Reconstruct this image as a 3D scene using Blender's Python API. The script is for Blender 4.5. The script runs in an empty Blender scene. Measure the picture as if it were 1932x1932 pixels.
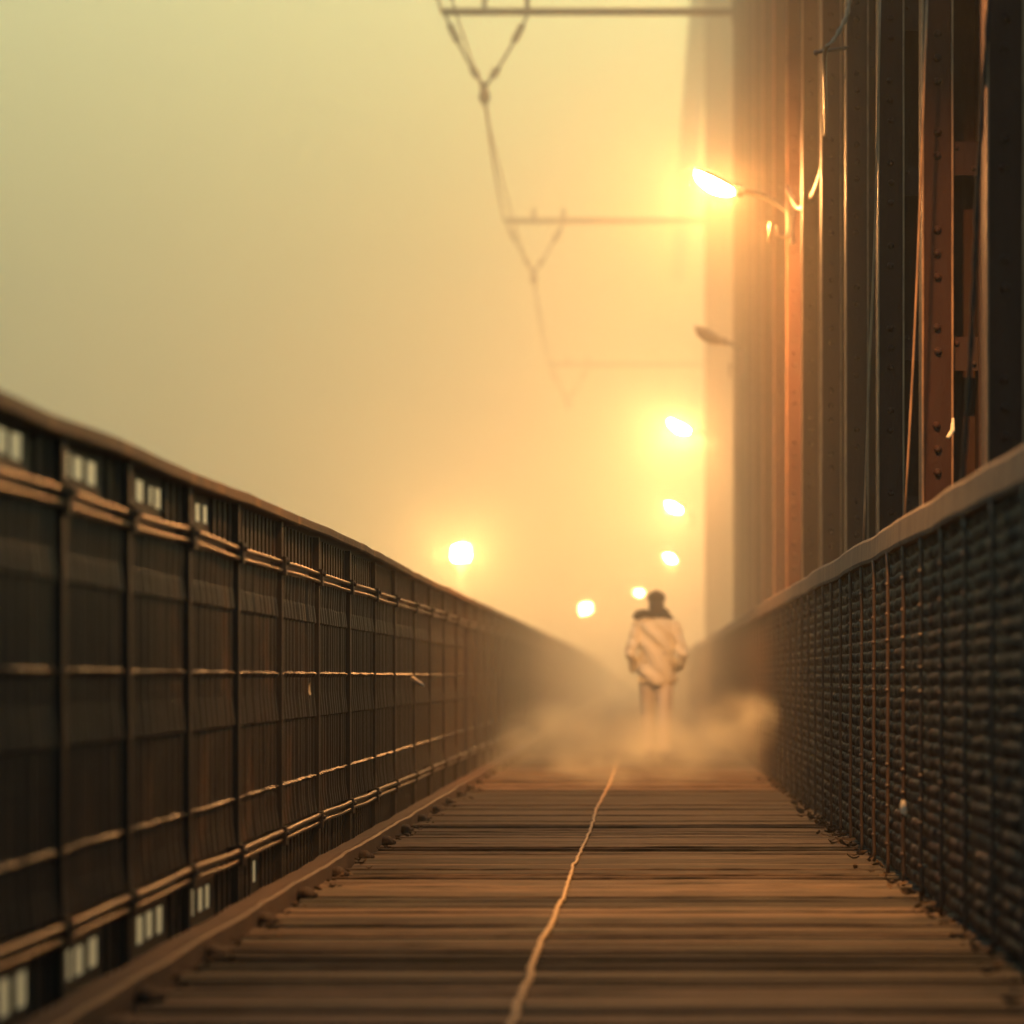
import bpy, bmesh, math, random
from mathutils import Vector, Matrix, noise
R = math.radians
random.seed(7)
S = bpy.context.scene
COL = S.collection

# ------------------------------------------------------------------ camera
EYE = 0.85
cam_d = bpy.data.cameras.new("camera")
cam = bpy.data.objects.new("camera", cam_d)
COL.objects.link(cam)
cam.location = (0, 0, EYE)
cam.rotation_euler = (R(90), 0, 0)
cam_d.sensor_width = 36
cam_d.lens = 6000 / 1932 * 36
cam_d.shift_x = -244 / 1932
cam_d.shift_y = 312 / 1932
cam_d.clip_start = 0.1
cam_d.clip_end = 5000
cam_d.dof.use_dof = True
cam_d.dof.focus_distance = 15.8
cam_d.dof.aperture_fstop = 1.95
S.camera = cam

# ------------------------------------------------------------------ world, sun, exposure
SUN_EL, SUN_ROT = 8, 19           # low sun straight ahead, drowned in thick fog
w = bpy.data.worlds.new("World")
S.world = w
w.use_nodes = True
nt = w.node_tree
bg = nt.nodes["Background"]
sky = nt.nodes.new("ShaderNodeTexSky")
sky.sky_type = 'NISHITA'
sky.sun_disc = False
sky.sun_elevation = R(SUN_EL)
sky.sun_rotation = R(SUN_ROT)
sky.air_density = 1.6
sky.dust_density = 7.0
sky.ozone_density = 0.6
tint = nt.nodes.new("ShaderNodeMix")
tint.data_type = 'RGBA'
tint.blend_type = 'MULTIPLY'
tint.inputs[0].default_value = 1.0
tint.inputs[7].default_value = (0.94, 1.43, 1.68, 1)
nt.links.new(sky.outputs[0], tint.inputs[6])
nt.links.new(tint.outputs[2], bg.inputs[0])
bg.inputs[1].default_value = 0.15

sl = bpy.data.lights.new("sun", 'SUN')
sl.energy = 0.5
sl.angle = R(12)
sl.color = (1, 0.8, 0.5)
so = bpy.data.objects.new("sun", sl)
COL.objects.link(so)
sd = Vector((math.sin(R(SUN_ROT)) * math.cos(R(SUN_EL)), math.cos(R(SUN_ROT)) * math.cos(R(SUN_EL)), math.sin(R(SUN_EL))))
so.rotation_euler = sd.to_track_quat('Z', 'Y').to_euler()

S.view_settings.view_transform = 'Standard'
S.view_settings.look = 'None'
S.view_settings.gamma = 1
S.view_settings.exposure = 0.62
S.cycles.max_bounces = 6
S.cycles.diffuse_bounces = 2
S.cycles.glossy_bounces = 2
S.cycles.volume_bounces = 2
S.cycles.use_denoising = True
S.cycles.sample_clamp_indirect = 6
S.cycles.caustics_reflective = False
S.cycles.caustics_refractive = False

# ------------------------------------------------------------------ helpers
class MB:
    """collects shapes, then becomes ONE mesh object"""
    def __init__(s):
        s.v, s.f, s.r, s.rnd = [], [], [], 0.5
    def add(s, vs, fs):
        o = len(s.v)
        s.v += [tuple(p) for p in vs]
        s.f += [tuple(i + o for i in q) for q in fs]
        s.r += [s.rnd] * len(vs)
    def box(s, x0, x1, y0, y1, z0, z1):
        s.add([(x0, y0, z0), (x1, y0, z0), (x1, y1, z0), (x0, y1, z0), (x0, y0, z1), (x1, y0, z1), (x1, y1, z1), (x0, y1, z1)],
              [(0, 3, 2, 1), (4, 5, 6, 7), (0, 1, 5, 4), (1, 2, 6, 5), (2, 3, 7, 6), (3, 0, 4, 7)])
    def tube(s, pts, rad, n=8, cap=True):
        pts = [Vector(p) for p in pts]
        rs = rad if isinstance(rad, (list, tuple)) else [rad] * len(pts)
        vs, fs = [], []
        up = None
        for i, p in enumerate(pts):
            t = (pts[min(i + 1, len(pts) - 1)] - pts[max(i - 1, 0)]).normalized()
            if up is None:
                up = t.orthogonal().normalized()
            up = (up - t * up.dot(t)).normalized()
            b = t.cross(up)
            for k in range(n):
                a = 2 * math.pi * k / n
                vs.append(p + (up * math.cos(a) + b * math.sin(a)) * rs[i])
        for i in range(len(pts) - 1):
            for k in range(n):
                fs.append((i * n + k, i * n + (k + 1) % n, (i + 1) * n + (k + 1) % n, (i + 1) * n + k))
        if cap:
            fs.append(tuple(range(n - 1, -1, -1)))
            fs.append(tuple((len(pts) - 1) * n + k for k in range(n)))
        s.add(vs, fs)
    def grid(s, rows, close=False):
        n = len(rows[0])
        vs = [p for r in rows for p in r]
        fs = []
        for i in range(len(rows) - 1):
            for k in range(n if close else n - 1):
                k2 = (k + 1) % n
                fs.append((i * n + k, i * n + k2, (i + 1) * n + k2, (i + 1) * n + k))
        s.add(vs, fs)
    def ell(s, c, rx, ry, rz, nu=12, nv=8, v0=-90, v1=90, M=None):
        c = Vector(c)
        rows = []
        for j in range(nv + 1):
            ph = R(v0 + (v1 - v0) * j / nv)
            row = []
            for i in range(nu):
                th = 2 * math.pi * i / nu
                p = Vector((rx * math.cos(th) * math.cos(ph), ry * math.sin(th) * math.cos(ph), rz * math.sin(ph)))
                row.append((M @ p if M else p) + c)
            rows.append(row)
        s.grid(rows, True)
    def build(s, name, m, parent=None, smooth=False, loc=None):
        me = bpy.data.meshes.new(name)
        me.from_pydata(s.v, [], s.f)
        at = me.attributes.new("rnd", 'FLOAT', 'POINT')
        at.data.foreach_set("value", s.r)
        if smooth:
            me.polygons.foreach_set("use_smooth", [True] * len(me.polygons))
        me.materials.append(m)
        me.update()
        o = bpy.data.objects.new(name, me)
        COL.objects.link(o)
        if parent:
            o.parent = parent
        if loc:
            o.location = loc
        return o

def tag(o, label=None, cat=None, group=None, kind=None):
    if label: o["label"] = label
    if cat: o["category"] = cat
    if group: o["group"] = group
    if kind: o["kind"] = kind
    return o

def thing(name, label, cat, loc=(0, 0, 0), group=None):
    o = bpy.data.objects.new(name, None)
    o.empty_display_size = 0.2
    COL.objects.link(o)
    o.location = loc
    return tag(o, label, cat, group)

def link_copy(src, parent, loc=None):
    c = src.copy()
    COL.objects.link(c)
    c.parent = parent
    if loc is not None:
        c.location = loc
    return c

def mat(name, c1, c2, rough=0.6, scale=6, stretch=(1, 1, 1), metal=0.0, bump=0.0, bscale=40, spec=0.5, rnd=0.0, c3=None, coat=0.0, c3lo=0.6, streak=None):
    m = bpy.data.materials.new(name)
    m.use_nodes = True
    t = m.node_tree
    N, L = t.nodes, t.links
    b = N["Principled BSDF"]
    tc = N.new("ShaderNodeTexCoord")
    mp = N.new("ShaderNodeMapping")
    mp.inputs["Scale"].default_value = stretch
    L.new(tc.outputs["Object"], mp.inputs[0])
    n1 = N.new("ShaderNodeTexNoise")
    n1.inputs["Scale"].default_value = scale
    n1.inputs["Detail"].default_value = 6
    n1.inputs["Roughness"].default_value = 0.65
    L.new(mp.outputs[0], n1.inputs["Vector"])
    fac = n1.outputs["Fac"]
    if rnd:
        at = N.new("ShaderNodeAttribute")
        at.attribute_name = "rnd"
        ma = N.new("ShaderNodeMath")
        ma.operation = 'MULTIPLY_ADD'
        ma.inputs[1].default_value = rnd
        L.new(at.outputs["Fac"], ma.inputs[0])
        mb = N.new("ShaderNodeMath")
        mb.operation = 'MULTIPLY_ADD'
        mb.inputs[1].default_value = 1 - rnd * 0.6
        mb.inputs[2].default_value = -0.2 * rnd
        L.new(fac, mb.inputs[0])
        L.new(mb.outputs[0], ma.inputs[2])
        fac = ma.outputs[0]
    cr = N.new("ShaderNodeValToRGB")
    cr.color_ramp.elements[0].position = 0.3
    cr.color_ramp.elements[0].color = (*c1, 1)
    cr.color_ramp.elements[1].position = 0.72
    cr.color_ramp.elements[1].color = (*c2, 1)
    L.new(fac, cr.inputs[0])
    col = cr.outputs[0]
    if c3:
        n3 = N.new("ShaderNodeTexNoise")
        n3.inputs["Scale"].default_value = scale * 0.45
        n3.inputs["Detail"].default_value = 8
        n3.inputs["Roughness"].default_value = 0.7
        L.new(mp.outputs[0], n3.inputs["Vector"])
        r3 = N.new("ShaderNodeValToRGB")
        r3.color_ramp.elements[0].position = c3lo - 0.08
        r3.color_ramp.elements[1].position = c3lo + 0.08
        L.new(n3.outputs["Fac"], r3.inputs[0])
        mx = N.new("ShaderNodeMix")
        mx.data_type = 'RGBA'
        L.new(r3.outputs[0], mx.inputs[0])
        L.new(col, mx.inputs[6])
        mx.inputs[7].default_value = (*c3, 1)
        col = mx.outputs[2]
    if streak:      # dark cracks and dirt running along the grain
        m4 = N.new("ShaderNodeMapping")
        m4.inputs["Scale"].default_value = streak
        L.new(tc.outputs["Object"], m4.inputs[0])
        n4 = N.new("ShaderNodeTexNoise")
        n4.inputs["Scale"].default_value = 1.0
        n4.inputs["Detail"].default_value = 4
        n4.inputs["Roughness"].default_value = 0.6
        L.new(m4.outputs[0], n4.inputs["Vector"])
        r4 = N.new("ShaderNodeMapRange")
        r4.inputs[1].default_value = 0.36
        r4.inputs[2].default_value = 0.56
        r4.inputs[3].default_value = 0.22
        r4.inputs[4].default_value = 1.15
        L.new(n4.outputs["Fac"], r4.inputs[0])
        x4 = N.new("ShaderNodeVectorMath")
        x4.operation = 'SCALE'
        L.new(col, x4.inputs[0])
        L.new(r4.outputs[0], x4.inputs["Scale"])
        col = x4.outputs[0]
    L.new(col, b.inputs["Base Color"])
    b.inputs["Metallic"].default_value = metal
    b.inputs["Specular IOR Level"].default_value = spec
    b.inputs["Coat Weight"].default_value = coat
    rr = N.new("ShaderNodeMapRange")
    rr.inputs[3].default_value = rough - 0.12
    rr.inputs[4].default_value = rough + 0.12
    L.new(n1.outputs["Fac"], rr.inputs[0])
    L.new(rr.outputs[0], b.inputs["Roughness"])
    if bump:
        n2 = N.new("ShaderNodeTexNoise")
        n2.inputs["Scale"].default_value = bscale
        n2.inputs["Detail"].default_value = 5
        L.new(mp.outputs[0], n2.inputs["Vector"])
        bp = N.new("ShaderNodeBump")
        bp.inputs["Strength"].default_value = bump
        bp.inputs["Distance"].default_value = 0.01
        L.new(n2.outputs["Fac"], bp.inputs["Height"])
        L.new(bp.outputs[0], b.inputs["Normal"])
    return m

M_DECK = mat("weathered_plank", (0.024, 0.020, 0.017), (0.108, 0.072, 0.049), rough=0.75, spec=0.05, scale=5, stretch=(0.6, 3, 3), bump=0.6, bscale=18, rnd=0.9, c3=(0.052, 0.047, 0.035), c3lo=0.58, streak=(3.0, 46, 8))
M_FENCE = mat("dark_painted_steel", (0.007, 0.0055, 0.0055), (0.018, 0.013, 0.0115), rough=0.5, spec=0.28, scale=7, stretch=(1, 1, 0.5), bump=0.25, bscale=60, c3=(0.055, 0.03, 0.016), c3lo=0.63)
M_RAILRUST = mat("rusty_rail", (0.034, 0.021, 0.015), (0.11, 0.064, 0.035), rough=0.6, spec=0.2, scale=5, stretch=(1, 2.5, 1), bump=0.4, bscale=50, c3=(0.20, 0.10, 0.04), c3lo=0.6)
M_BAR = mat("rail_bar_rust", (0.012, 0.008, 0.006), (0.052, 0.025, 0.012), rough=0.42, spec=0.22, scale=9, bump=0.4, bscale=60)
M_BOARD = mat("grey_weathered_board", (0.055, 0.040, 0.031), (0.22, 0.160, 0.118), rough=0.7, spec=0.2, scale=7, stretch=(1, 5, 0.6), bump=0.5, bscale=40, c3=(0.06, 0.045, 0.035), c3lo=0.6)
M_MESH = mat("woven_green_wire", (0.009, 0.0075, 0.006), (0.024, 0.0185, 0.0145), rough=0.6, spec=0.16, scale=6, bump=0.2, bscale=70, c3=(0.026, 0.015, 0.012), c3lo=0.53)
M_ROD = mat("rusty_rod", (0.03, 0.017, 0.011), (0.09, 0.048, 0.026), rough=0.5, scale=14)
M_COLUMN = mat("oxide_painted_girder", (0.020, 0.0078, 0.0058), (0.052, 0.019, 0.0128), rough=0.66, spec=0.14, scale=3, stretch=(1, 1, 0.35), bump=0.35, bscale=45, c3=(0.036, 0.024, 0.018), c3lo=0.57)
M_EDGE = mat("lit_girder_edge", (0.12, 0.06, 0.03), (0.4, 0.2, 0.09), rough=0.5, scale=10, stretch=(1, 1, 0.5), bump=0.3)  # orange lamplight on the column edges put into the colour
M_KERB = mat("worn_kerb", (0.02, 0.013, 0.010), (0.07, 0.041, 0.029), rough=0.7, spec=0.15, scale=7, bump=0.5, bscale=40, c3=(0.05, 0.03, 0.022), c3lo=0.58)
M_KERBDIRT = mat("caked_dirt", (0.014, 0.010, 0.008), (0.05, 0.032, 0.022), rough=0.9, scale=25, bump=0.8, bscale=60, spec=0.1)
M_ROPE = mat("pale_cord", (0.26, 0.17, 0.09), (0.55, 0.38, 0.20), rough=0.8, scale=30)
M_WIRE = mat("dark_wire", (0.05, 0.035, 0.025), (0.12, 0.08, 0.055), rough=0.5, scale=20)
M_LAMP = mat("lamp_housing", (0.08, 0.07, 0.06), (0.16, 0.14, 0.11), rough=0.45, scale=15)
M_CABLE = mat("cable_sheath", (0.12, 0.09, 0.06), (0.3, 0.22, 0.15), rough=0.45, scale=40)
M_LEAF = mat("dry_leaf", (0.02, 0.013, 0.009), (0.09, 0.055, 0.03), rough=0.8, spec=0.1, scale=30, rnd=0.8)
M_PALE = mat("pale_scrap", (0.55, 0.42, 0.26), (0.8, 0.66, 0.45), rough=0.6, scale=30)
M_WATER = mat("river_water", (0.02, 0.022, 0.02), (0.035, 0.038, 0.03), rough=0.2, scale=0.4, bump=0.3, bscale=1.5)
M_JACKET = mat("pale_jacket", (0.82, 0.72, 0.48), (0.93, 0.87, 0.64), rough=0.6, scale=5, bump=0.2, bscale=30)
M_TROUSER = mat("pale_trousers", (0.68, 0.6, 0.45), (0.82, 0.75, 0.6), rough=0.75, scale=8)
M_CAP = mat("black_knit", (0.012, 0.014, 0.012), (0.03, 0.033, 0.028), rough=0.85, scale=30, bump=0.4, bscale=120)
M_SKIN = mat("skin", (0.35, 0.2, 0.13), (0.42, 0.26, 0.17), rough=0.5, scale=10)
M_HAIR = mat("dark_hair", (0.02, 0.014, 0.01), (0.05, 0.035, 0.025), rough=0.6, scale=40)
M_SHOE = mat("dark_shoe", (0.03, 0.025, 0.02), (0.06, 0.05, 0.04), rough=0.5, scale=20)

def emit(name, col, st):
    m = bpy.data.materials.new(name)
    m.use_nodes = True
    t = m.node_tree
    t.nodes.remove(t.nodes["Principled BSDF"])
    e = t.nodes.new("ShaderNodeEmission")
    e.inputs[0].default_value = (*col, 1)
    e.inputs[1].default_value = st
    t.links.new(e.outputs[0], t.nodes["Material Output"].inputs[0])
    return m
M_LIT = emit("sodium_lens", (1.0, 0.40, 0.11), 3700)
M_LIT_DEEP = emit("sodium_lens_deep", (1.0, 0.46, 0.16), 3200)
M_LIT_SHADE = emit("sodium_disc", (1.0, 0.46, 0.12), 4200)
M_LIT_FAR = emit("sodium_lens_side", (1.0, 0.52, 0.17), 1800)

def volume(name, dens, col, g, noise_scale=None, fall=None):
    m = bpy.data.materials.new(name)
    m.use_nodes = True
    t = m.node_tree
    t.nodes.remove(t.nodes["Principled BSDF"])
    p = t.nodes.new("ShaderNodeVolumePrincipled")
    p.inputs["Color"].default_value = (*col, 1)
    p.inputs["Density"].default_value = dens
    p.inputs["Anisotropy"].default_value = g
    t.links.new(p.outputs[0], t.nodes["Material Output"].inputs["Volume"])
    if noise_scale:
        N, L = t.nodes, t.links
        tc = N.new("ShaderNodeTexCoord")
        mp = N.new("ShaderNodeMapping")
        mp.inputs["Scale"].default_value = (1, 0.5, 1.25)
        L.new(tc.outputs["Object"], mp.inputs[0])
        nz = N.new("ShaderNodeTexNoise")
        nz.inputs["Scale"].default_value = noise_scale
        nz.inputs["Detail"].default_value = 3
        L.new(mp.outputs[0], nz.inputs["Vector"])
        # thins out towards the ellipsoid's rim
        sc = N.new("ShaderNodeVectorMath")
        sc.operation = 'DIVIDE'
        sc.inputs[1].default_value = fall
        L.new(tc.outputs["Object"], sc.inputs[0])
        ln = N.new("ShaderNodeVectorMath")
        ln.operation = 'LENGTH'
        L.new(sc.outputs[0], ln.inputs[0])
        mr = N.new("ShaderNodeMapRange")
        mr.inputs[1].default_value = 1.0
        mr.inputs[2].default_value = 0.0
        mr.inputs[3].default_value = 0.0
        mr.inputs[4].default_value = 1.0
        L.new(ln.outputs[1], mr.inputs[0])
        r2 = N.new("ShaderNodeMapRange")
        r2.inputs[1].default_value = 0.44
        r2.inputs[2].default_value = 0.66
        L.new(nz.outputs[0], r2.inputs[0])
        mu = N.new("ShaderNodeMath")
        mu.operation = 'MULTIPLY'
        L.new(mr.outputs[0], mu.inputs[0])
        L.new(r2.outputs[0], mu.inputs[1])
        m2 = N.new("ShaderNodeMath")
        m2.operation = 'MULTIPLY'
        m2.inputs[1].default_value = dens
        L.new(mu.outputs[0], m2.inputs[0])
        L.new(m2.outputs[0], p.inputs["Density"])
    return m

FAR = 150.0
# ------------------------------------------------------------------ setting: river, deck
mb = MB()
mb.add([(-1500, -200, -13), (1500, -200, -13), (1500, 3000, -13), (-1500, 3000, -13)], [(0, 1, 2, 3)])
tag(mb.build("river", M_WATER), kind="structure")

mb = MB()
y = -4.0
gcount, gtone = 0, 0.5
XL, XR = -1.30, 1.12
while y < FAR:
    wd = random.choice((0.075, 0.085, 0.095, 0.11, 0.12, 0.135, 0.15, 0.17))
    gcount -= 1
    if gcount <= 0:
        gcount = random.randint(4, 10)
        gtone = random.uniform(0.15, 0.85)
        gap = random.uniform(0.020, 0.036)
    else:
        gap = random.choice((0.005, 0.007, 0.010, 0.016))
    brown = 0.16 if (10.2 < y < 14.6 or 23 < y < 28) else 0.0  # lamp pools on the deck painted in as lighter, browner planks
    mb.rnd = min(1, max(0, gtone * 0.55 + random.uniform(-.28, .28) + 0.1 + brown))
    zt = random.uniform(-0.007, 0.007)
    tilt = random.uniform(-0.004, 0.004)
    x0, x1 = XL + random.uniform(-0.02, 0.015), XR + random.uniform(-0.01, 0.02)
    nx = 12 if y < 40 else 3
    ph = random.uniform(0, 50)
    top0, top1, bot0, bot1 = [], [], [], []
    for i in range(nx + 1):
        x = x0 + (x1 - x0) * i / nx
        wob = 0.004 * noise.noise((x * 1.5, ph, 0))
        e0 = 0.003 * noise.noise((x * 3, ph, 5))
        e1 = 0.003 * noise.noise((x * 3, ph, 9))
        top0.append((x, y + e0, zt - tilt + wob - 0.003))
        top1.append((x, y + wd + e1, zt + tilt + wob - 0.003))
        bot0.append((x, y + e0, -0.05))
        bot1.append((x, y + wd + e1, -0.05))
    mid0 = [(p[0], p[1] + 0.008, p[2] + 0.003) for p in top0]
    mid1 = [(p[0], p[1] - 0.008, p[2] + 0.003) for p in top1]
    mb.grid([bot0, top0, mid0, mid1, top1, bot1])
    mb.add([bot0[0], top0[0], mid0[0], mid1[0], top1[0], bot1[0]], [(0, 1, 2, 3, 4, 5)])
    mb.add([bot0[-1], top0[-1], mid0[-1], mid1[-1], top1[-1], bot1[-1]], [(5, 4, 3, 2, 1, 0)])
    y += wd + gap
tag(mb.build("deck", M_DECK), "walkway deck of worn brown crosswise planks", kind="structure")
# stringers carrying the planks
mb = MB()
for x in (-1.62, -0.5, 0.45, 1.15):
    mb.box(x - 0.06, x + 0.06, -4, FAR, -0.45, -0.055)
tag(mb.build("deck_beams", M_COLUMN), kind="structure")

# ------------------------------------------------------------------ left railing
XF = -1.53
px = [98, 225, 341, 435, 518, 589, 649, 698, 736, 774, 804, 831, 855]
PD = [6000 * -XF / (1210 - p) for p in px]
PD = [-4.0, -2.75, -1.5, -0.25, 1.0, 2.25, 3.5, 4.8, 6.05, 7.15] + PD
while PD[-1] < FAR - 20:
    PD.append(PD[-1] + 1.6)
ZR = {8: 1.515, 9: 1.53, 10: 1.528, 11: 1.533, 12: 1.546, 13: 1.548, 14: 1.553, 15: 1.56, 16: 1.563, 17: 1.562, 19: 1.555, 21: 1.54}
def rail_z(d):
    ks = sorted(ZR)
    if d <= ks[0]: return ZR[ks[0]]
    for a, b in zip(ks, ks[1:]):
        if d <= b:
            return ZR[a] + (ZR[b] - ZR[a]) * (d - a) / (b - a)
    return 1.54 + 0.012 * noise.noise((d * 0.5, 1, 1))
railing = thing("steel_railing", "long dark slatted steel railing along the left edge of the walkway", "railing", (XF, 4, 0))
def loc(p): return (p[0] - XF, p[1] - 4, p[2])
def L3(o):
    o.location = (-XF, -4, 0)
    return o
# top rail
mb = MB()
rows = []
d = -4.0
while d < FAR - 12:
    z = rail_z(d) + 0.005 * noise.noise((d * 2.2, 3, 0))
    xx = XF + 0.008 * noise.noise((d * 1.3, 8, 0))
    rows.append([(xx - 0.06, d, z - 0.045), (xx + 0.05, d, z - 0.048), (xx + 0.058, d, z - 0.04), (xx + 0.058, d, z - 0.008), (xx + 0.045, d, z), (xx - 0.06, d, z)])
    d += 0.25 if d < 40 else 1.5
mb.grid(rows, True)
L3(mb.build("top_rail", M_RAILRUST, railing))

SP = [(1.290, .004), (1.18, 0), (1.17, .002), (1.104, .009), (1.097, 0), (0.875, 0), (0.868, .012), (0.85, 0), (0.78, 0),
      (0.673, .010), (0.666, 0), (0.405, 0), (0.398, .012), (0.385, 0), (0.31, .002), (0.228, .012), (0.222, .0)]
def slat_mesh(mb, y0, y1, n):
    p = (y1 - y0) / n
    for i in range(n):
        c = y0 + (i + 0.5) * p
        hw = p * 0.40
        j = random.uniform(-0.003, 0.003)
        rows = []
        for z, dx in SP:
            zz = z + random.uniform(-0.0025, 0.0025)
            rows.append([(dx - 0.012, c - hw, zz), (dx + 0.006 + j, c - hw * 0.8, zz), (dx + 0.017 + j, c - hw * 0.3, zz), (dx + 0.018 + j, c + hw * 0.25, zz), (dx + 0.008, c + hw * 0.75, zz), (dx - 0.012, c + hw, zz)])
        mb.grid(rows)
    mb.box(-0.016, -0.012, y0, y1, 0.17, 1.345)
# through slots in the upper and lower bands, where the light shows (position, width in the photo's 1932 grid)
UP = [(7, 20), (35, 19), (127, 19), (152, 18), (177, 17), (246, 15), (268, 14), (289, 6), (302, 11), (364, 4), (377, 9), (391, 8), (447, 6), (655, 4.5)]
DN = [(13, 20), (45, 20), (130, 19), (154, 18), (180, 17), (249, 8), (268, 13), (286, 13), (305, 12), (365, 11), (382, 9), (395, 8), (483, 6), (622, 2), (653, 3), (663, 3)]
def slots(lst):
    out = []
    for x, wpx in lst:
        wpx *= 0.82
        a = 6000 * -XF / (1210 - x + wpx / 2)
        b = 6000 * -XF / (1210 - x - wpx / 2)
        out.append((a - 0.012, b + 0.03))
    return out
def band(mb, y0, y1, z0, z1, s0, s1, sl, x0=-0.012, x1=-0.006):
    ins = sorted((max(a, y0), min(b, y1)) for a, b in sl if b > y0 and a < y1)
    c = y0
    for a, b in ins:
        if a > c:
            mb.box(x0, x1, c, a, s0, s1)
        k_ = random.uniform(0.0, 0.008)
        mb.box(x0 - 0.001, x1 + 0.001, a, b, s1 - k_, s1 + 0.002)
        mb.box(x0 - 0.001, x1 + 0.001, a, b, s0 - 0.002, s0 + random.uniform(0.0, 0.008))
        c = max(c, b)
    if c < y1:
        mb.box(x0, x1, c, y1, s0, s1)
    mb.box(x0, x1, y0, y1, s1, z1)
    mb.box(x0, x1, y0, y1, z0, s0)
UPS, DNS = slots(UP), slots(DN)
bays = list(zip(PD, PD[1:]))
far_panel = far_post = None
for i, (a, b) in enumerate(bays):
    near = 6 <= i < 22
    if near or far_panel is None:      # bays close by get their own bent slats; the rest share one
        mb = MB()
        n = max(6, round((b - a) / 0.135))
        slat_mesh(mb, 0.03, b - a - 0.03, n)
        # vertical ribs over the slotted bands
        band(mb, 0, b - a, 1.345, 1.50, 1.384, 1.457, [(u - a, v - a) for u, v in UPS])
        band(mb, 0, b - a, -0.03, 0.17, 0.030, 0.124, [(u - a, v - a) for u, v in DNS])
        for k in range(n):
            yy = (k + 0.5) * (b - a) / n
            inside = any(u - 0.02 < a + yy < v + 0.02 for u, v in UPS)
            if not inside:
                mb.box(-0.006, 0.008, yy - 0.03, yy + 0.02, 1.347, 1.498)
            if not any(u - 0.02 < a + yy < v + 0.02 for u, v in DNS):
                mb.box(-0.006, 0.006, yy - 0.03, yy + 0.02, -0.028, 0.168)
        o = mb.build("slat_panel", M_FENCE, railing, loc=(0, a - 4, 0))
        mb = MB()
        mb.box(-0.03, 0.034, -0.026, 0.026, -0.05, 1.50)
        mb.box(-0.02, 0.052, -0.032, 0.032, 1.275, 1.352)
        mb.box(-0.02, 0.052, -0.032, 0.032, 0.15, 0.228)
        mb.ell((0.055, 0, 1.33), 0.012, 0.012, 0.012, 6, 4)
        mb.ell((0.055, 0, 0.2), 0.012, 0.012, 0.012, 6, 4)
        p = mb.build("post", M_FENCE, railing, loc=(0, a - 4, 0))
        if not near:
            far_panel, far_post = o, p
    else:
        link_copy(far_panel, railing, (0, a - 4, 0))
        link_copy(far_post, railing, (0, a - 4, 0))

for zc, dx in ((1.333, 0.030), (1.296, 0.034), (0.208, 0.036), (0.172, 0.032)):
    mb = MB()
    pts, d = [], -4.0
    while d < FAR - 20:
        pts.append((dx + 0.007 * noise.noise((d * 1.1, zc * 9, 2)), d - 4, zc + 0.009 * noise.noise((d * 0.9, zc, 7))))
        d += 0.2 if d < 30 else 1.0
    mb.tube(pts, 0.0085 if zc not in (1.333, 0.208) else 0.011, 6)
    mb.build("rail_bar", M_BAR, railing, smooth=True)

# ------------------------------------------------------------------ kerb beam along the left side
kerb = thing("edge_beam", "rust brown steel edge beam with cleats between planks and left railing", "kerb", (-1.33, 4, 0))
mb = MB()
rows = []
d = -4.0
while d < FAR - 12:
    wz = 0.008 * noise.noise((d * 0.9, 4, 0)) + 0.005 * noise.noise((d * 3.1, 6, 0))
    wx = 0.010 * noise.noise((d * 0.8, 9, 0)) + 0.006 * noise.noise((d * 2.9, 2, 0))
    x = -1.33 + wx
    rows.append([(x - 0.115, d, -0.05), (x - 0.115, d, 0.045 + wz), (x - 0.03, d, 0.056 + wz), (x, d, 0.064 + wz), (x + 0.012, d, 0.058 + wz), (x + 0.014, d, -0.004), (x + 0.014, d, -0.05)])
    d += 0.12 if d < 30 else 1.0
mb.grid(rows, True)
o = mb.build("beam", M_KERB, kerb)
o.location = (1.33, -4, 0)
mb = MB()
mb.ell((0.012, 0, 0.012), 0.034, 0.10, 0.030, 10, 6)
mb.ell((0.03, 0.05, 0.006), 0.03, 0.05, 0.018, 8, 5)
mb.ell((0.02, -0.06, 0.016), 0.022, 0.04, 0.022, 8, 5)
cl = mb.build("cleat", M_KERBDIRT, kerb, smooth=True, loc=(0.018, 3.2, 0))
d = 8.35
while d < 60:
    link_copy(cl, kerb, (0.018, d - 4, 0))
    d += 1.31

# ------------------------------------------------------------------ right parapet: woven panels, rods, board
XP = 1.10
para = thing("mesh_parapet", "dark woven wire parapet with pale board on top along the right edge", "parapet", (XP, 4, 0))
BAY = 0.82
def woven(rows_n, ny, nz, zlo=0.02, zhi=1.39, ribs=6):
    mb = MB()
    grid = []
    pitch = (zhi - zlo) / rows_n
    rr = random.Random(3)
    amp = [[rr.uniform(0.5, 1.25) for _ in range(ribs + 2)] for _ in range(rows_n + 1)]
    for k in range(rows_n * nz + 1):
        r_i = min(k // nz, rows_n - 1)
        t = (k % nz) / nz
        z = zlo + pitch * k / nz
        row = []
        for j in range(ny + 1):
            u = j / ny
            yy = u * BAY
            sag = 0.014 * math.sin(math.pi * u) + 0.007 * noise.noise((u * 4, r_i * 0.7, 0))
            q = u * ribs
            rid = int(q)
            lobe = abs(math.sin(math.pi * (q + 0.35 * (r_i % 2)))) ** 0.6
            bul = math.sin(math.pi * t) ** 0.55
            a = amp[r_i][min(rid, ribs)]
            x = -0.021 * bul * a * (0.12 + 0.88 * lobe) * min(1, 6 * u, 6 * (1 - u))
            row.append((x, yy, z + sag * (0.5 + 0.5 * t)))
        grid.append(row)
    mb.grid(grid)
    return mb
near_w = [woven(26, 80, 7, ribs=n).build("woven_panel", M_MESH, para, smooth=True) for n in (6, 7, 5)]
far_w = woven(26, 12, 3, ribs=4).build("woven_panel", M_MESH, para, smooth=True)
mbr = MB()
pts, rads = [], []
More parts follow.
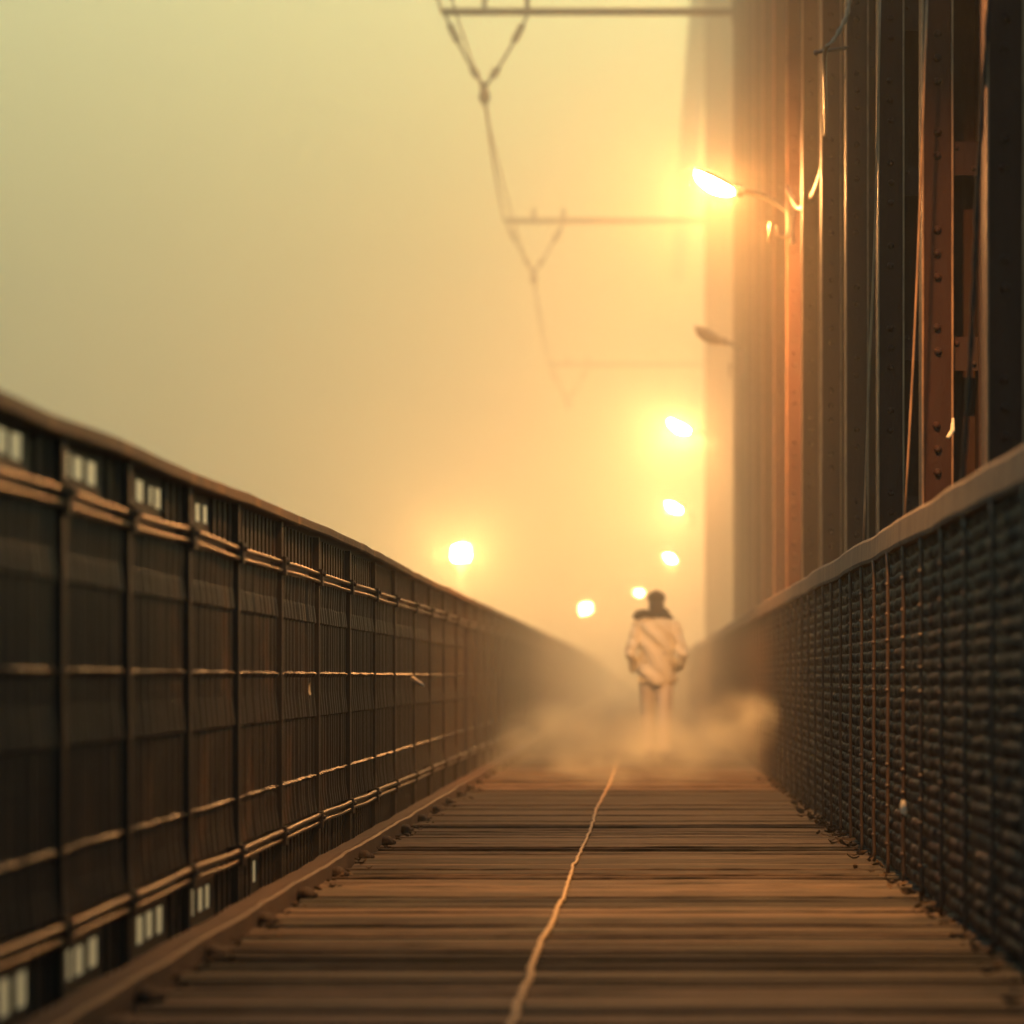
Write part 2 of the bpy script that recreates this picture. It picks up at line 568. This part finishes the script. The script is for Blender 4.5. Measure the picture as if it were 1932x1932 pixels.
for k in range(27):
    z = 1.39 * k / 26
    pts.append((-0.034 + 0.004 * noise.noise((k * .4, 0, 0)), 0.004 * noise.noise((k * .5, 3, 0)), z))
mbr.tube(pts, 0.0085, 6)
for k in range(1, 11):
    z = k * 0.127 + random.uniform(-.045, .045)
    mbr.ell((-0.036, 0, z), 0.0115, 0.0115, 0.012, 6, 4)
rod0 = mbr.build("rod", M_ROD, para, smooth=True)
mb = MB()
mb.box(0.03, 0.08, -0.03, 0.03, -0.05, 1.40)
post0 = mb.build("post", M_FENCE, para)
first = True
d = -4.28
used = set()
k = 0
while d < 75:
    if d < 26:
        src = near_w[k % 3]
    else:
        src = far_w
    lo = (0, d - 4, 0)
    if id(src) in used:
        link_copy(src, para, lo)
    else:
        used.add(id(src)); src.location = lo
    if first:
        rod0.location = lo; post0.location = lo; first = False
    else:
        link_copy(rod0, para, lo)
        link_copy(post0, para, lo)
    d += BAY; k += 1
mb = MB()
mb.box(0, 0.03, 75 - 4, FAR - 12 - 4, 0.0, 1.40)
mb.build("far_panel", M_MESH, para)
mb = MB()
rows = []
d = -4.0
while d < FAR - 12:
    f = 1 if d < 40 else .4
    zz = f * (0.010 * noise.noise((d * 0.55, 14, 0)) + 0.007 * noise.noise((d * 1.6, 24, 0)))
    xx = XP - 0.045 + f * 0.016 * noise.noise((d * 0.6, 31, 0))
    rows.append([(xx, d, 1.385 + zz), (xx - 0.006, d, 1.40 + zz), (xx - 0.004, d, 1.485 + zz), (xx + 0.004, d, 1.50 + zz), (xx + 0.13, d, 1.50 + zz), (xx + 0.13, d, 1.385 + zz)])
    d += 0.2 if d < 40 else 1.5
mb.grid(rows, True)
o = mb.build("board", M_BOARD, para)
o.location = (-XP, -4, 0)
tag(o, "pale weathered top board")

# ------------------------------------------------------------------ bridge truss on the right: riveted built-up columns
truss = thing("bridge_truss", "row of tall rust brown riveted girder columns rising behind the right parapet", "bridge truss", (1.25, 10, -0.5))
HT = 17.0
def lump(mb, x, z, r=0.019, y=0.0):
    rows = []
    for j in range(4):
        ph = R(90 * j / 3)
        rows.append([(x + r * math.cos(ph) * math.cos(t * math.pi / 4), y - r * 0.95 * math.sin(ph), z + r * math.cos(ph) * math.sin(t * math.pi / 4)) for t in range(8)])
    mb.grid(rows, True)
def column_mesh(seed, rivets, wide=1.0):
    rr = random.Random(seed)
    mb = MB()
    W = wide
    a, b, c, e = 0, 0.134 * W, 0.25 * W, 0.40 * W
    mb.box(a, b, 0.0, 0.014, -1, HT)               # left front plate
    mb.box(a, a + 0.014, 0.014, 0.17, -1, HT)      # side towards the walkway
    mb.box(b - 0.014, b, 0.014, 0.165, -1, HT)
    mb.box(b, c, 0.16, 0.175, -1, HT)              # recessed web
    mb.box(c, e, 0.0, 0.014, -1, HT)
    mb.box(c, c + 0.014, 0.014, 0.165, -1, HT)
    mb.box(e - 0.014, e, 0.014, 0.17, -1, HT)
    mb.box(a, e, 0.176, 0.19, -1, HT)
    z = rr.uniform(0.9, 1.3)
    while rivets and z < HT - 10:
        lump(mb, 0.065 * W + rr.uniform(-.004, .004), z)
        lump(mb, 0.065 * W + rr.uniform(-.004, .004), z + 0.105)
        if rr.random() < .5:
            lump(mb, 0.067 * W, z - 0.105)
        lump(mb, (c + 0.07), z + 0.05)
        z += 0.435
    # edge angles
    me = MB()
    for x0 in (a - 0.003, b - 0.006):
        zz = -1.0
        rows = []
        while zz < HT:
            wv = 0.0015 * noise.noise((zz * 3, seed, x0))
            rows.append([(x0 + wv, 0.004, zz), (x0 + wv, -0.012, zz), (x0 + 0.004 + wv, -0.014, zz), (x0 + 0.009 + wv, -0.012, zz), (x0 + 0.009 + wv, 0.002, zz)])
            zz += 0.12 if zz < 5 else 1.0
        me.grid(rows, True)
    return mb, me, (b, c)
D_COL = [-1.67 + 2.635 * i for i in range(18)] + [62.6, 91.5]
shared = {}
for i, d in enumerate(D_COL):
    near = d < 24
    wide = 1.65 if d > 50 else 1.0
    key = ("n", (i - 4) % 3) if near else ("f", wide)
    if key not in shared:
        mbc, me, bc = column_mesh(i - 3, d < 60, wide)
        c_ = mbc.build("column", M_COLUMN, truss, loc=(0.62 if d > 80 else 0, d - 10, 0.5))
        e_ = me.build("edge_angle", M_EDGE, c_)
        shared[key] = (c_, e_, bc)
    else:
        s0, s1, bc = shared[key]
        c_ = link_copy(s0, truss, (0.62 if d > 80 else 0, d - 10, 0.5))
        link_copy(s1, c_)
    if near:
        z = 0.8 + ((i - 4) * 0.31) % 0.87
        while z < 5.2:
            m3 = MB()
            m3.box(bc[0] + 0.001, bc[1] - 0.001, 0.012, 0.022, z - 0.075, z + 0.075)
            lump(m3, bc[0] + 0.02, z + 0.045, 0.012, 0.012)
            lump(m3, bc[1] - 0.02, z - 0.045, 0.012, 0.012)
            m3.build("batten_plate", M_COLUMN, c_)
            z += 0.87
mb = MB()
mb.box(-0.02, 0.42, -8, FAR - 30, -0.95, -0.02)
mb.build("bottom_chord", M_COLUMN, truss)
mb = MB()
mb.box(-0.05, 0.5, -8, FAR - 30, HT + 0.5, HT + 1.1)
mb.build("top_chord", M_COLUMN, truss)

# ------------------------------------------------------------------ catenary arms over the track side
def P(x, y, D):
    return Vector(((x - 1210) * D / 6000, D, EYE + (1278 - y) * D / 6000))
def chain_pts(a, b, n, sag):
    a, b = Vector(a), Vector(b)
    return [a.lerp(b, t / n) - Vector((0, 0, sag * math.sin(math.pi * t / n))) for t in range(n + 1)]
ARMS = [(24.2, "nearest overhead line gantry, above the picture edge"), (43.0, "dark overhead line gantry crossing the top of the sky from the columns"),
        (62.7, "fainter hazy overhead line gantry level with the first lit lamp"), (91.5, "faintest overhead line gantry, almost lost in the fog")]
arm_ends = []
for D, lab in ARMS:
    zb = 9.85
    xl, xr = -2.70, -1.54
    xe = 1.87 if D > 80 else 1.25
    t = thing("overhead_line_gantry", lab, "gantry", (xe, D, zb), "overhead line gantries")
    mb = MB()
    mb.tube([(xl, D, zb), (xe, D, zb)], 0.055, 10)
    mb.box(xe - 0.03, xe, D - .12, D + .12, zb - .15, zb + .15)
    o = mb.build("crossbar", M_WIRE, t, smooth=False); o.location = (-xe, -D, -zb)
    vb = Vector((-2.12, D, zb - 1.15))
    for xx in (xl + 0.05, xr):
        mb = MB()
        pts = chain_pts((xx, D, zb - 0.05), vb + Vector((0, 0, 0.12)), 14, 0.05)
        mb.tube(pts, 0.022, 6)
        for q in (2, 3, 4, 10, 11):
            mb.ell(pts[q], 0.06, 0.06, 0.05, 8, 4)
        o = mb.build("insulator_string", M_WIRE, t, smooth=True); o.location = (-xe, -D, -zb)
    mb = MB()
    mb.tube([vb + Vector((0, 0, 0.2)), vb + Vector((0, 0, -0.1))], 0.045, 8)
    mb.ell(vb, 0.08, 0.08, 0.1, 8, 6)
    o = mb.build("clamp", M_WIRE, t); o.location = (-xe, -D, -zb)
    for xx in (-2.12, -1.54):
        mb = MB()
        mb.tube([(xx, D, zb + 0.05), (xx, D, zb + 0.24)], 0.035, 8)
        o = mb.build("pin", M_WIRE, t); o.location = (-xe, -D, -zb)
    arm_ends.append((Vector((xl, D, zb)), vb))
for (e0, v0), (e1, v1), lab in zip(arm_ends, arm_ends[1:], ["overhead wire dropping in from above the picture to the top crossbar", "overhead wire running from the top crossbar back to the next one", "faint overhead wire vanishing into the fog beyond the second crossbar"]):
    mb = MB()
    mb.tube(chain_pts(v0, e1, 30, 0.15), 0.024, 6)
    mb.tube(chain_pts(v0 + Vector((-.05, 0, .1)), v1, 30, 0.25), 0.012, 5)
    tag(mb.build("overhead_wire", M_WIRE, None, True), lab, "wire", "overhead wires")

# ------------------------------------------------------------------ lamps
def lamp(D, hx, hz, lit, label, xw=1.25, shade=False):
    t = thing("street_lamp", label, "lamp", (xw, D, hz - 0.25), "lamps on the truss columns")
    off = (-xw, -D, -(hz - 0.25))
    Mx = Matrix.Rotation(R(27), 3, 'Y')
    c = Vector((hx, D, hz))
    mb = MB()
    if shade:      # deep bell-shaped reflector that keeps its light in a pool on the deck
        mb.grid([[c + Vector((q * math.cos(k * math.pi / 12), q * math.sin(k * math.pi / 12), z)) for k in range(24)] for q, z in ((0.02, 0.26), (0.07, 0.24), (0.13, 0.2), (0.155, 0.1), (0.165, 0), (0.165, -0.03), (0.158, -0.03), (0.158, 0), (0.148, 0.1), (0.12, 0.135), (0.02, 0.14))], True)
    else:
        mb.ell(c + Vector((0, 0, 0.012)), 0.20, 0.115, 0.055, 16, 6, -8, 90, Mx)
    tip = c + Mx @ Vector((0.19, 0, 0.02))
    mb.ell(tip, 0.07, 0.06, 0.05, 10, 6, -90, 90, Mx)
    o = mb.build("housing", M_LAMP, t, True); o.location = off
    mb = MB()
    if shade:
        mb.ell(c + Vector((0, 0, 0.128)), 0.10, 0.10, 0.01, 16, 3, -90, 0)
    else:
        mb.ell(c, 0.178, 0.10, 0.085, 14, 5, -90, 0, Mx)
    o = mb.build("lens", M_LIT_SHADE if shade else M_LIT_DEEP if lit and D > 40 else M_LIT if lit else M_LAMP, t, True); o.location = off
    mb = MB()
    end = Vector((xw, D, hz - 0.28))
    pts = []
    for k in range(9):
        u = k / 8
        p = tip.lerp(end, u) + Vector((0, 0, 0.05 * math.sin(math.pi * u)))
        pts.append(p)
    mb.tube(pts, 0.024, 8)
    o = mb.build("arm", M_LAMP, t, True); o.location = off
    mb = MB()
    mb.box(xw - 0.03, xw - 0.002, D - 0.06, D + 0.06, hz - 0.5, hz - 0.12)
    o = mb.build("bracket", M_LAMP, t); o.location = off
    mb = MB()
    bx = xw - 0.1
    pts = [(bx + 0.04, D - .03, hz - 0.15), (bx + 0.05, D - .03, hz - 0.34)]
    for k in range(9):
        a = math.pi * k / 8
        pts.append((bx + 0.0 + 0.05 * math.cos(a), D - .03, hz - 0.40 - 0.06 * math.sin(a)))
    pts.append((bx - 0.05, D - .03, hz - 0.36))
    mb.tube(pts, 0.013, 7)
    mb.tube([(bx - 0.10, D - .03, hz - 0.33), (bx - 0.105, D - .03, hz - 0.50)], 0.012, 7)
    o = mb.build("conduit_loop", M_CABLE, t, True); o.location = off
    return t
LZ = 4.9
lamp(12.0, 0.62, LZ, True, "lit lamp nearest the camera, above the top edge of the picture", shade=True)
lamp(26.0, 0.607, LZ + 0.0, True, "large lit street lamp high on the right, showing a tilted white oval lens")
lamp(37.7, 0.80, LZ, False, "unlit grey street lamp between the two brightest lit lamps")
lamp(51.2, 0.62, LZ, True, "second lit lamp down the glowing row on the right")
lamp(75.5, 0.79, LZ, True, "third lit lamp down the glowing row on the right", 1.25)
lamp(107.7, 1.0, LZ, True, "small lit lamp lowest in the right row, straight above the walker")
lamp(150.0, -0.10, LZ, True, "distant lit lamp half hidden by the walker's head", 1.25)
def post_lamp(x, y, D, label):
    c = P(x, y, D)
    t = thing("lamp_post", label, "lamp post", (c.x, D, -13), "lamp posts beyond the left railing")
    mb = MB()
    h = c.z + 13
    mb.tube([(0, 0, 0), (0, 0, h * 0.5), (0, 0, h - 0.1)], [0.09, 0.07, 0.045], 8)
    mb.build("pole", M_WIRE, t, True)
    mb = MB(); mb.ell((0, 0, h - 0.06), 0.17, 0.17, 0.12, 12, 6, -90, 10)
    mb.build("base_cup", M_WIRE, t, True)
    mb = MB(); mb.ell((0, 0, h + 0.02), 0.24, 0.24, 0.30, 12, 8, -35, 50)
    mb.build("globe", M_LIT_FAR, t, True)
    mb = MB(); mb.ell((0, 0, h + 0.245), 0.2, 0.2, 0.09, 12, 4, 0, 90)
    mb.build("cap", M_LAMP, t, True)
post_lamp(870, 1047, 95, "lit globe lamp standing above the middle of the left railing")
post_lamp(1105, 1150, 160, "distant dim globe lamp left of the walker")

# ------------------------------------------------------------------ cables on the columns
def cable(name, pts, r, label, cat, m=M_CABLE, bead=0.0, n=6, step=0.02, group=None):
    # smooth path through pts
    pts = [Vector(p) for p in pts]
    out = []
    for i in range(len(pts) - 1):
        p0, p1, p2, p3 = pts[max(i - 1, 0)], pts[i], pts[i + 1], pts[min(i + 2, len(pts) - 1)]
        k = max(2, int((p2 - p1).length / step))
        for j in range(k):
            u = j / k
            out.append(0.5 * ((2 * p1) + (-p0 + p2) * u + (2 * p0 - 5 * p1 + 4 * p2 - p3) * u * u + (-p0 + 3 * p1 - 3 * p2 + p3) * u ** 3))
    out.append(pts[-1])
    rs = [r * (1 + bead * math.sin(i * 2.1)) for i in range(len(out))]
    mb = MB()
    mb.tube(out, rs, n)
    return tag(mb.build(name, m, None, True), label, cat, group)
cable("power_cable", [P(1606, -20, 19.2), P(1597, 30, 19.2), P(1573, 76, 19.2), P(1557, 96, 19.25), P(1556, 160, 20), P(1557, 230, 21.5), P(1554, 300, 23), P(1542, 345, 24), P(1525, 380, 24.8), P(1506, 393, 25.4), P(1494, 375, 25.8), P(1486, 352, 26.0)],
      0.012, "beaded power cable looping from a column hook down to the lit lamp", "cable", bead=0.35)
hk = MB()
hk.tube([P(1600, 90, 19.36), P(1560, 95, 19.3), P(1542, 99, 19.25)], 0.011, 8)
hk.ell(P(1540, 99, 19.25), 0.018, 0.018, 0.018, 8, 6)
tag(hk.build("cable_hook", M_WIRE, None, True), "short dark hook holding the beaded cable on a column", "hook")
cable("steel_cable", [P(1661, -30, 16.3), P(1652, 400, 16.3), P(1640, 700, 16.3), P(1628, 1060, 16.3)], 0.006, "thin leaning cable beside the column in sharpest focus", "cable", M_EDGE, group="thin leaning cables", step=0.3)
cable("steel_cable", [P(1750, -30, 13.9), P(1735, 400, 13.9), P(1722, 700, 13.9), P(1705, 1010, 13.9)], 0.006, "thin leaning cable just left of the two bright orange column edges", "cable", M_EDGE, group="thin leaning cables", step=0.3)
cable("steel_cable", [P(1868, -30, 11.3), P(1846, 330, 11.3), P(1832, 650, 11.3), P(1815, 930, 11.3)], 0.009, "blurred greenish leaning cable nearest the right picture edge", "cable", M_MESH, bead=0.3, group="thin leaning cables", step=0.05)
hk = MB()
hk.tube([P(1798, 790, 14.05), P(1797, 812, 14.0), P(1788, 826, 13.95)], [0.006, 0.011, 0.009], 8)
tag(hk.build("column_hook", M_PALE, None, True), "small pale hook catching the light low on a column edge", "hook")

# ------------------------------------------------------------------ cord lying on the deck
raw = [(950, 1975), (964, 1932), (978, 1894), (1003, 1832), (1006, 1810), (1023, 1772), (1042, 1744), (1051, 1712), (1062, 1698), (1071, 1667), (1079.5, 1639), (1093.5, 1611), (1113, 1569), (1125, 1527), (1149.5, 1481), (1167, 1429), (1188, 1387), (1196, 1350), (1203, 1320)]
pts = []
for x, y in raw:
    D = 6000 * (EYE - 0.012) / (y - 1278)
    pts.append(((x - 1210) * D / 6000, D, 0.013))
pts = [(-0.27, -3.8, 0.013), (-0.36, -1.0, 0.013), (-0.29, 2.5, 0.013), (-0.34, 5.2, 0.013)] + pts
out = []
for i in range(len(pts) - 1):
    a, b = Vector(pts[i]), Vector(pts[i + 1])
    k = max(2, int((b - a).length / (0.022 if a.y < 26 else 0.2)))
    for j in range(k):
        p = a.lerp(b, j / k)
        p.x += 0.010 * noise.noise((p.y * 3.0, 0, 2)) + 0.005 * noise.noise((p.y * 11, 0, 5))
        p.z += 0.003 * noise.noise((p.y * 7, 3, 5))
        out.append(p)
rs = [0.0070 * (1 + 0.30 * math.sin(i * 2.3) + 0.45 * noise.noise((i * .15, 2, 2))) for i in range(len(out))]
mb = MB()
mb.tube(out, rs, 7)
tag(mb.build("cord", M_ROPE, None, True), "pale knotted cord lying lengthwise down the middle of the plank deck", "cord")

# ------------------------------------------------------------------ litter
rr = random.Random(11)
def leaf(mb, c, s, r_):
    M_ = Matrix.Rotation(r_.uniform(0, 6.28), 3, 'Z') @ Matrix.Rotation(r_.uniform(-0.9, 0.9), 3, 'X') @ Matrix.Rotation(r_.uniform(-.5, .5), 3, 'Y')
    mb.rnd = r_.random()
    cl = r_.uniform(0.1, 0.6)
    prof = [(-1, .05), (-.5, .38), (0, .45), (.5, .3), (1, .03)]
    rows = []
    for u, wv in prof:
        rows.append([Vector(c) + M_ @ Vector((u * s, k * wv * s, cl * s * (u * u + abs(k) * .5))) for k in (-1, 0, 1)])
    mb.grid(rows)
mb = MB()
for i in range(200):
    y = rr.uniform(7.5, 26)
    leaf(mb, (1.055 - abs(rr.gauss(0, 0.05)), y, 0.012 + abs(rr.gauss(0, .015))), rr.uniform(0.012, 0.035), rr)
for i in range(130):
    y = rr.uniform(7.5, 24)
    leaf(mb, (-1.29 + abs(rr.gauss(0, 0.05)), y, 0.012), rr.uniform(0.008, 0.022), rr)
tag(mb.build("leaf_litter", M_LEAF), "dry leaf litter gathered along both edges of the plank deck", "litter", kind="stuff")
def scrap(name, x, y, D, s, rot, label, cat, dx=0.0):
    c = P(x, y, D)
    mb = MB()
    rows = []
    for u, wv in ((-1, .12), (-.4, .34), (.2, .38), (.7, .25), (1, .06)):
        rows.append([(0.10 * s * abs(k) + 0.2 * s * u * u, k * wv * s * 2.2, u * s) for k in (-1, -.4, .4, 1)])
    mb.grid(rows)
    rows2 = [[(p[0] - 0.004, p[1], p[2]) for p in r] for r in rows]
    mb.grid(rows2)
    o = mb.build(name, M_PALE, None, True)
    o.location = c + Vector((dx, 0, 0))
    o.rotation_euler = rot
    tag(o, label, cat)
scrap("leaf", 1738, 1523, 12.0, 0.030, (R(-35), 0, R(20)), "pale fallen leaf caught low on the right woven parapet", "leaf", -0.07)
scrap("leaf", 570, 1300, 14.05, 0.028, (R(15), 0, 0), "pale leaf scrap stuck at mid height on the left railing", "leaf", 0.03)
tw = MB()
tw.tube([P(776, 1278, 20.9), P(788, 1287, 20.6), P(799, 1294, 20.3)], [0.012, 0.014, 0.009], 6)
tag(tw.build("twig", M_PALE, None, True), "short pale twig poking diagonally out of the left railing", "twig")

# ------------------------------------------------------------------ walker
PX, PY = 0.155, 33.0
person = thing("person", "person seen from behind in a pale jacket and dark cap, walking away down the deck", "person", (PX, PY, 0))

def remesh(mb, name, m, vox, it=3, parent=person, smooth_f=0.5):
    o = mb.build(name, m, parent, True)
    r_ = o.modifiers.new("remesh", 'REMESH')
    r_.mode = 'VOXEL'
    r_.voxel_size = vox
    s_ = o.modifiers.new("smooth", 'SMOOTH')
    s_.factor = smooth_f
    s_.iterations = it
    dg = bpy.context.evaluated_depsgraph_get()
    dg.update()
    me = bpy.data.meshes.new_from_object(o.evaluated_get(dg))
    o.modifiers.clear()
    o.data = me
    me.name = name
    me.polygons.foreach_set("use_smooth", [True] * len(me.polygons))
    return o
def loft(mb, secs, n=20):
    """secs: (cx, cy, z, rx, ry)"""
    rows = []
    for cx, cy, z, rx, ry in secs:
        rows.append([(cx + rx * math.cos(2 * math.pi * k / n), cy + ry * math.sin(2 * math.pi * k / n), z) for k in range(n)])
    mb.grid(rows, True)
    o = len(mb.v)
    mb.add(rows[0], [tuple(range(n - 1, -1, -1))])
    mb.add(rows[-1], [tuple(range(n))])
# body: torso, neck, head, legs, arms as one skin
mb = MB()
loft(mb, [(0, 0, 0.80, .14, .10), (0, 0, .92, .16, .11), (0, 0, 1.08, .14, .10), (0, 0, 1.30, .17, .11), (0, 0, 1.42, .17, .09), (0, .0, 1.47, .08, .07), (0, 0.01, 1.56, .055, .06)])
mb.ell((0, 0.03, 1.635), .073, .094, .105, 18, 12)
mb.ell((0, 0.12, 1.625), .014, .022, .02, 8, 6)
for s in (-1, 1):
    mb.ell((s * .074, 0.02, 1.63), .012, .02, .03, 8, 6)
    st = 0.16 if s < 0 else -0.12        # mid-stride
    hip, knee, ank = Vector((s * .085, 0, .86)), Vector((s * .085, st * .6 + .03, .47)), Vector((s * .075, st * .9 - (.02 if s > 0 else 0), .09))
    mb.tube([hip, hip.lerp(knee, .5), knee, knee.lerp(ank, .4), ank], [.085, .07, .052, .05, .036], 12)
    sh, el, wr = Vector((s * .19, 0, 1.40)), Vector((s * .285, -.06, 1.12)), Vector((s * .20, .10, .95))
    mb.tube([sh, sh.lerp(el, .5), el, el.lerp(wr, .5), wr, wr + Vector((-s * .03, .05, -.05))], [.055, .045, .04, .036, .028, .03], 10)
remesh(mb, "body", M_SKIN, 0.014, 2)
# trousers
mb = MB()
loft(mb, [(0, 0, 0.80, .15, .115), (0, 0, .92, .165, .12), (0, 0, 1.0, .16, .12)])
for s in (-1, 1):
    st = 0.16 if s < 0 else -0.12
    hip, knee, ank = Vector((s * .085, 0, .88)), Vector((s * .085, st * .6 + .03, .47)), Vector((s * .075, st * .9 - (.02 if s > 0 else 0), .07))
    mb.tube([hip, hip.lerp(knee, .5), knee, knee.lerp(ank, .5), knee.lerp(ank, .85), ank], [.098, .09, .076, .07, .068, .066], 14)
remesh(mb, "trousers", M_TROUSER, 0.014, 3)
for s in (-1, 1):
    st = 0.16 if s < 0 else -0.12
    a = Vector((s * .075, st * .9 - (.02 if s > 0 else 0), .0))
    mb = MB()
    mb.ell(a + Vector((0, .05, .04)), .045, .14, .042, 12, 8)
    mb.ell(a + Vector((0, -.03, .06)), .042, .055, .055, 12, 8)
    remesh(mb, "shoe", M_SHOE, 0.012, 2)
# jacket
mb = MB()
loft(mb, [(0.005, 0, .775, .188, .145), (0.005, 0, .80, .195, .15), (0.005, 0, .84, .195, .15), (0, 0, 1.0, .18, .145), (0, 0, 1.15, .178, .145), (0, 0, 1.30, .195, .145), (0, -.005, 1.40, .19, .13), (0, -.005, 1.46, .14, .11), (0, 0, 1.50, .09, .09)], 28)
for s in (-1, 1):
    sh, el, wr = Vector((s * .178, -.005, 1.40)), Vector((s * .262, -.07, 1.10)), Vector((s * .222, .10, .93))
    if s > 0:
        el = Vector((.272, -.08, 1.08))
    mb.tube([sh + Vector((-s * .05, 0, .0)), sh, sh.lerp(el, .5), el, el.lerp(wr, .5), wr], [.07, .078, .066, .060, .056, .05], 14)
jk = remesh(mb, "jacket", M_JACKET, 0.012, 3)
me = jk.data
for v in me.vertices:           # diagonal pulls and creases across the back
    p = v.co
    dgl = p.z + 0.95 * p.x
    f = 0.018 * math.sin((dgl) * 26 + 2 * noise.noise((p.x * 4, p.z * 4, 0)))
    f += 0.008 * noise.noise((p.x * 9 + p.z * 6, p.y * 6, p.z * 5))
    if abs(p.x) > 0.20:
        f = 0.008 * math.sin(p.z * 48 + p.x * 20)
    nrm = v.normal
    v.co = p + nrm * f
me.update()
# scarf and hood
mb = MB()
ring = []
for k in range(25):
    a = 2 * math.pi * k / 24
    ring.append(Vector((0.10 * math.cos(a), 0.09 * math.sin(a) - .005, 1.51 + .015 * math.sin(2 * a) + 0.02 * math.sin(a))))
mb.tube(ring, 0.042, 10)
mb.tube([(-.06, -.09, 1.51), (-.13, -.09, 1.515), (-.19, -.07, 1.50), (-.225, -.05, 1.465)], [.03, .046, .052, .034], 10)
mb.tube([(.08, -.08, 1.49), (.13, -.06, 1.485), (.17, -.04, 1.465)], [.03, .028, .018], 10)
remesh(mb, "scarf", M_CAP, 0.011, 2)
mb = MB()
mb.ell((0, .010, 1.60), .084, .098, .088, 16, 10)
mb.tube([(0, -.035, 1.60), (0, -.045, 1.54), (0, -.05, 1.49)], [.075, .072, .07], 14)
remesh(mb, "hair", M_HAIR, 0.012, 2)
mb = MB()
mb.ell((0, 0.025, 1.675), .096, .112, .075, 18, 8, -15, 90)
mb.ell((0, 0.025, 1.662), .099, .115, .028, 18, 6)
mb.ell((0, 0.12, 1.662), .075, .07, .014, 14, 6)
mb.ell((0, 0.02, 1.75), .016, .016, .012, 8, 6)
remesh(mb, "cap", M_CAP, 0.010, 2)

# ------------------------------------------------------------------ air: haze round everything, fog bank beyond, ground mist
mb = MB()
mb.box(-260, 260, -25, 700, -14, 25)
h = mb.build("haze", volume("thin_haze", 0.0015, (0.96, 0.90, 0.74), 0.25))
tag(h, kind="stuff")
for y0, dens, lab in ((17.0, 0.0070, "thin leading edge of the yellow fog"), (27.5, 0.0215, "yellow fog filling the air beyond the lamps")):
    mb = MB()
    k = 0 if y0 > 20 else 4
    mb.box(-200 - k, 200 + k, y0, 560 + k, -12.6 - k * .05, 23.5 + k * .05)
    h = mb.build("fog_bank", volume("fog_bank_air", dens, (0.97, 0.92, 0.76), 0.6))
    tag(h, lab, "fog", kind="stuff")
def mist(cx, cy, cz, rx, ry, rz, dens, sc, label):
    mb = MB()
    mb.ell((0, 0, 0), rx, ry, rz, 20, 12)
    h = mb.build("ground_mist", volume("ground_mist_air", dens, (0.95, 0.98, 0.74), 0.0, sc, (rx, ry, rz)), loc=(cx, cy, cz))
    tag(h, label, "mist", kind="stuff")
mist(-0.1, 30.5, 0.10, 1.45, 8.0, 0.62, 0.62, 2.1, "pale wispy mist drifting over the deck round the walker's feet")
mist(0.80, 25.2, 0.50, 0.40, 1.6, 0.30, 1.0, 2.6, "small pale puff of mist curling up against the right parapet")
mist(-0.95, 31.5, 0.34, 0.55, 2.4, 0.36, 0.7, 2.2, "small pale puff of mist beside the left railing")
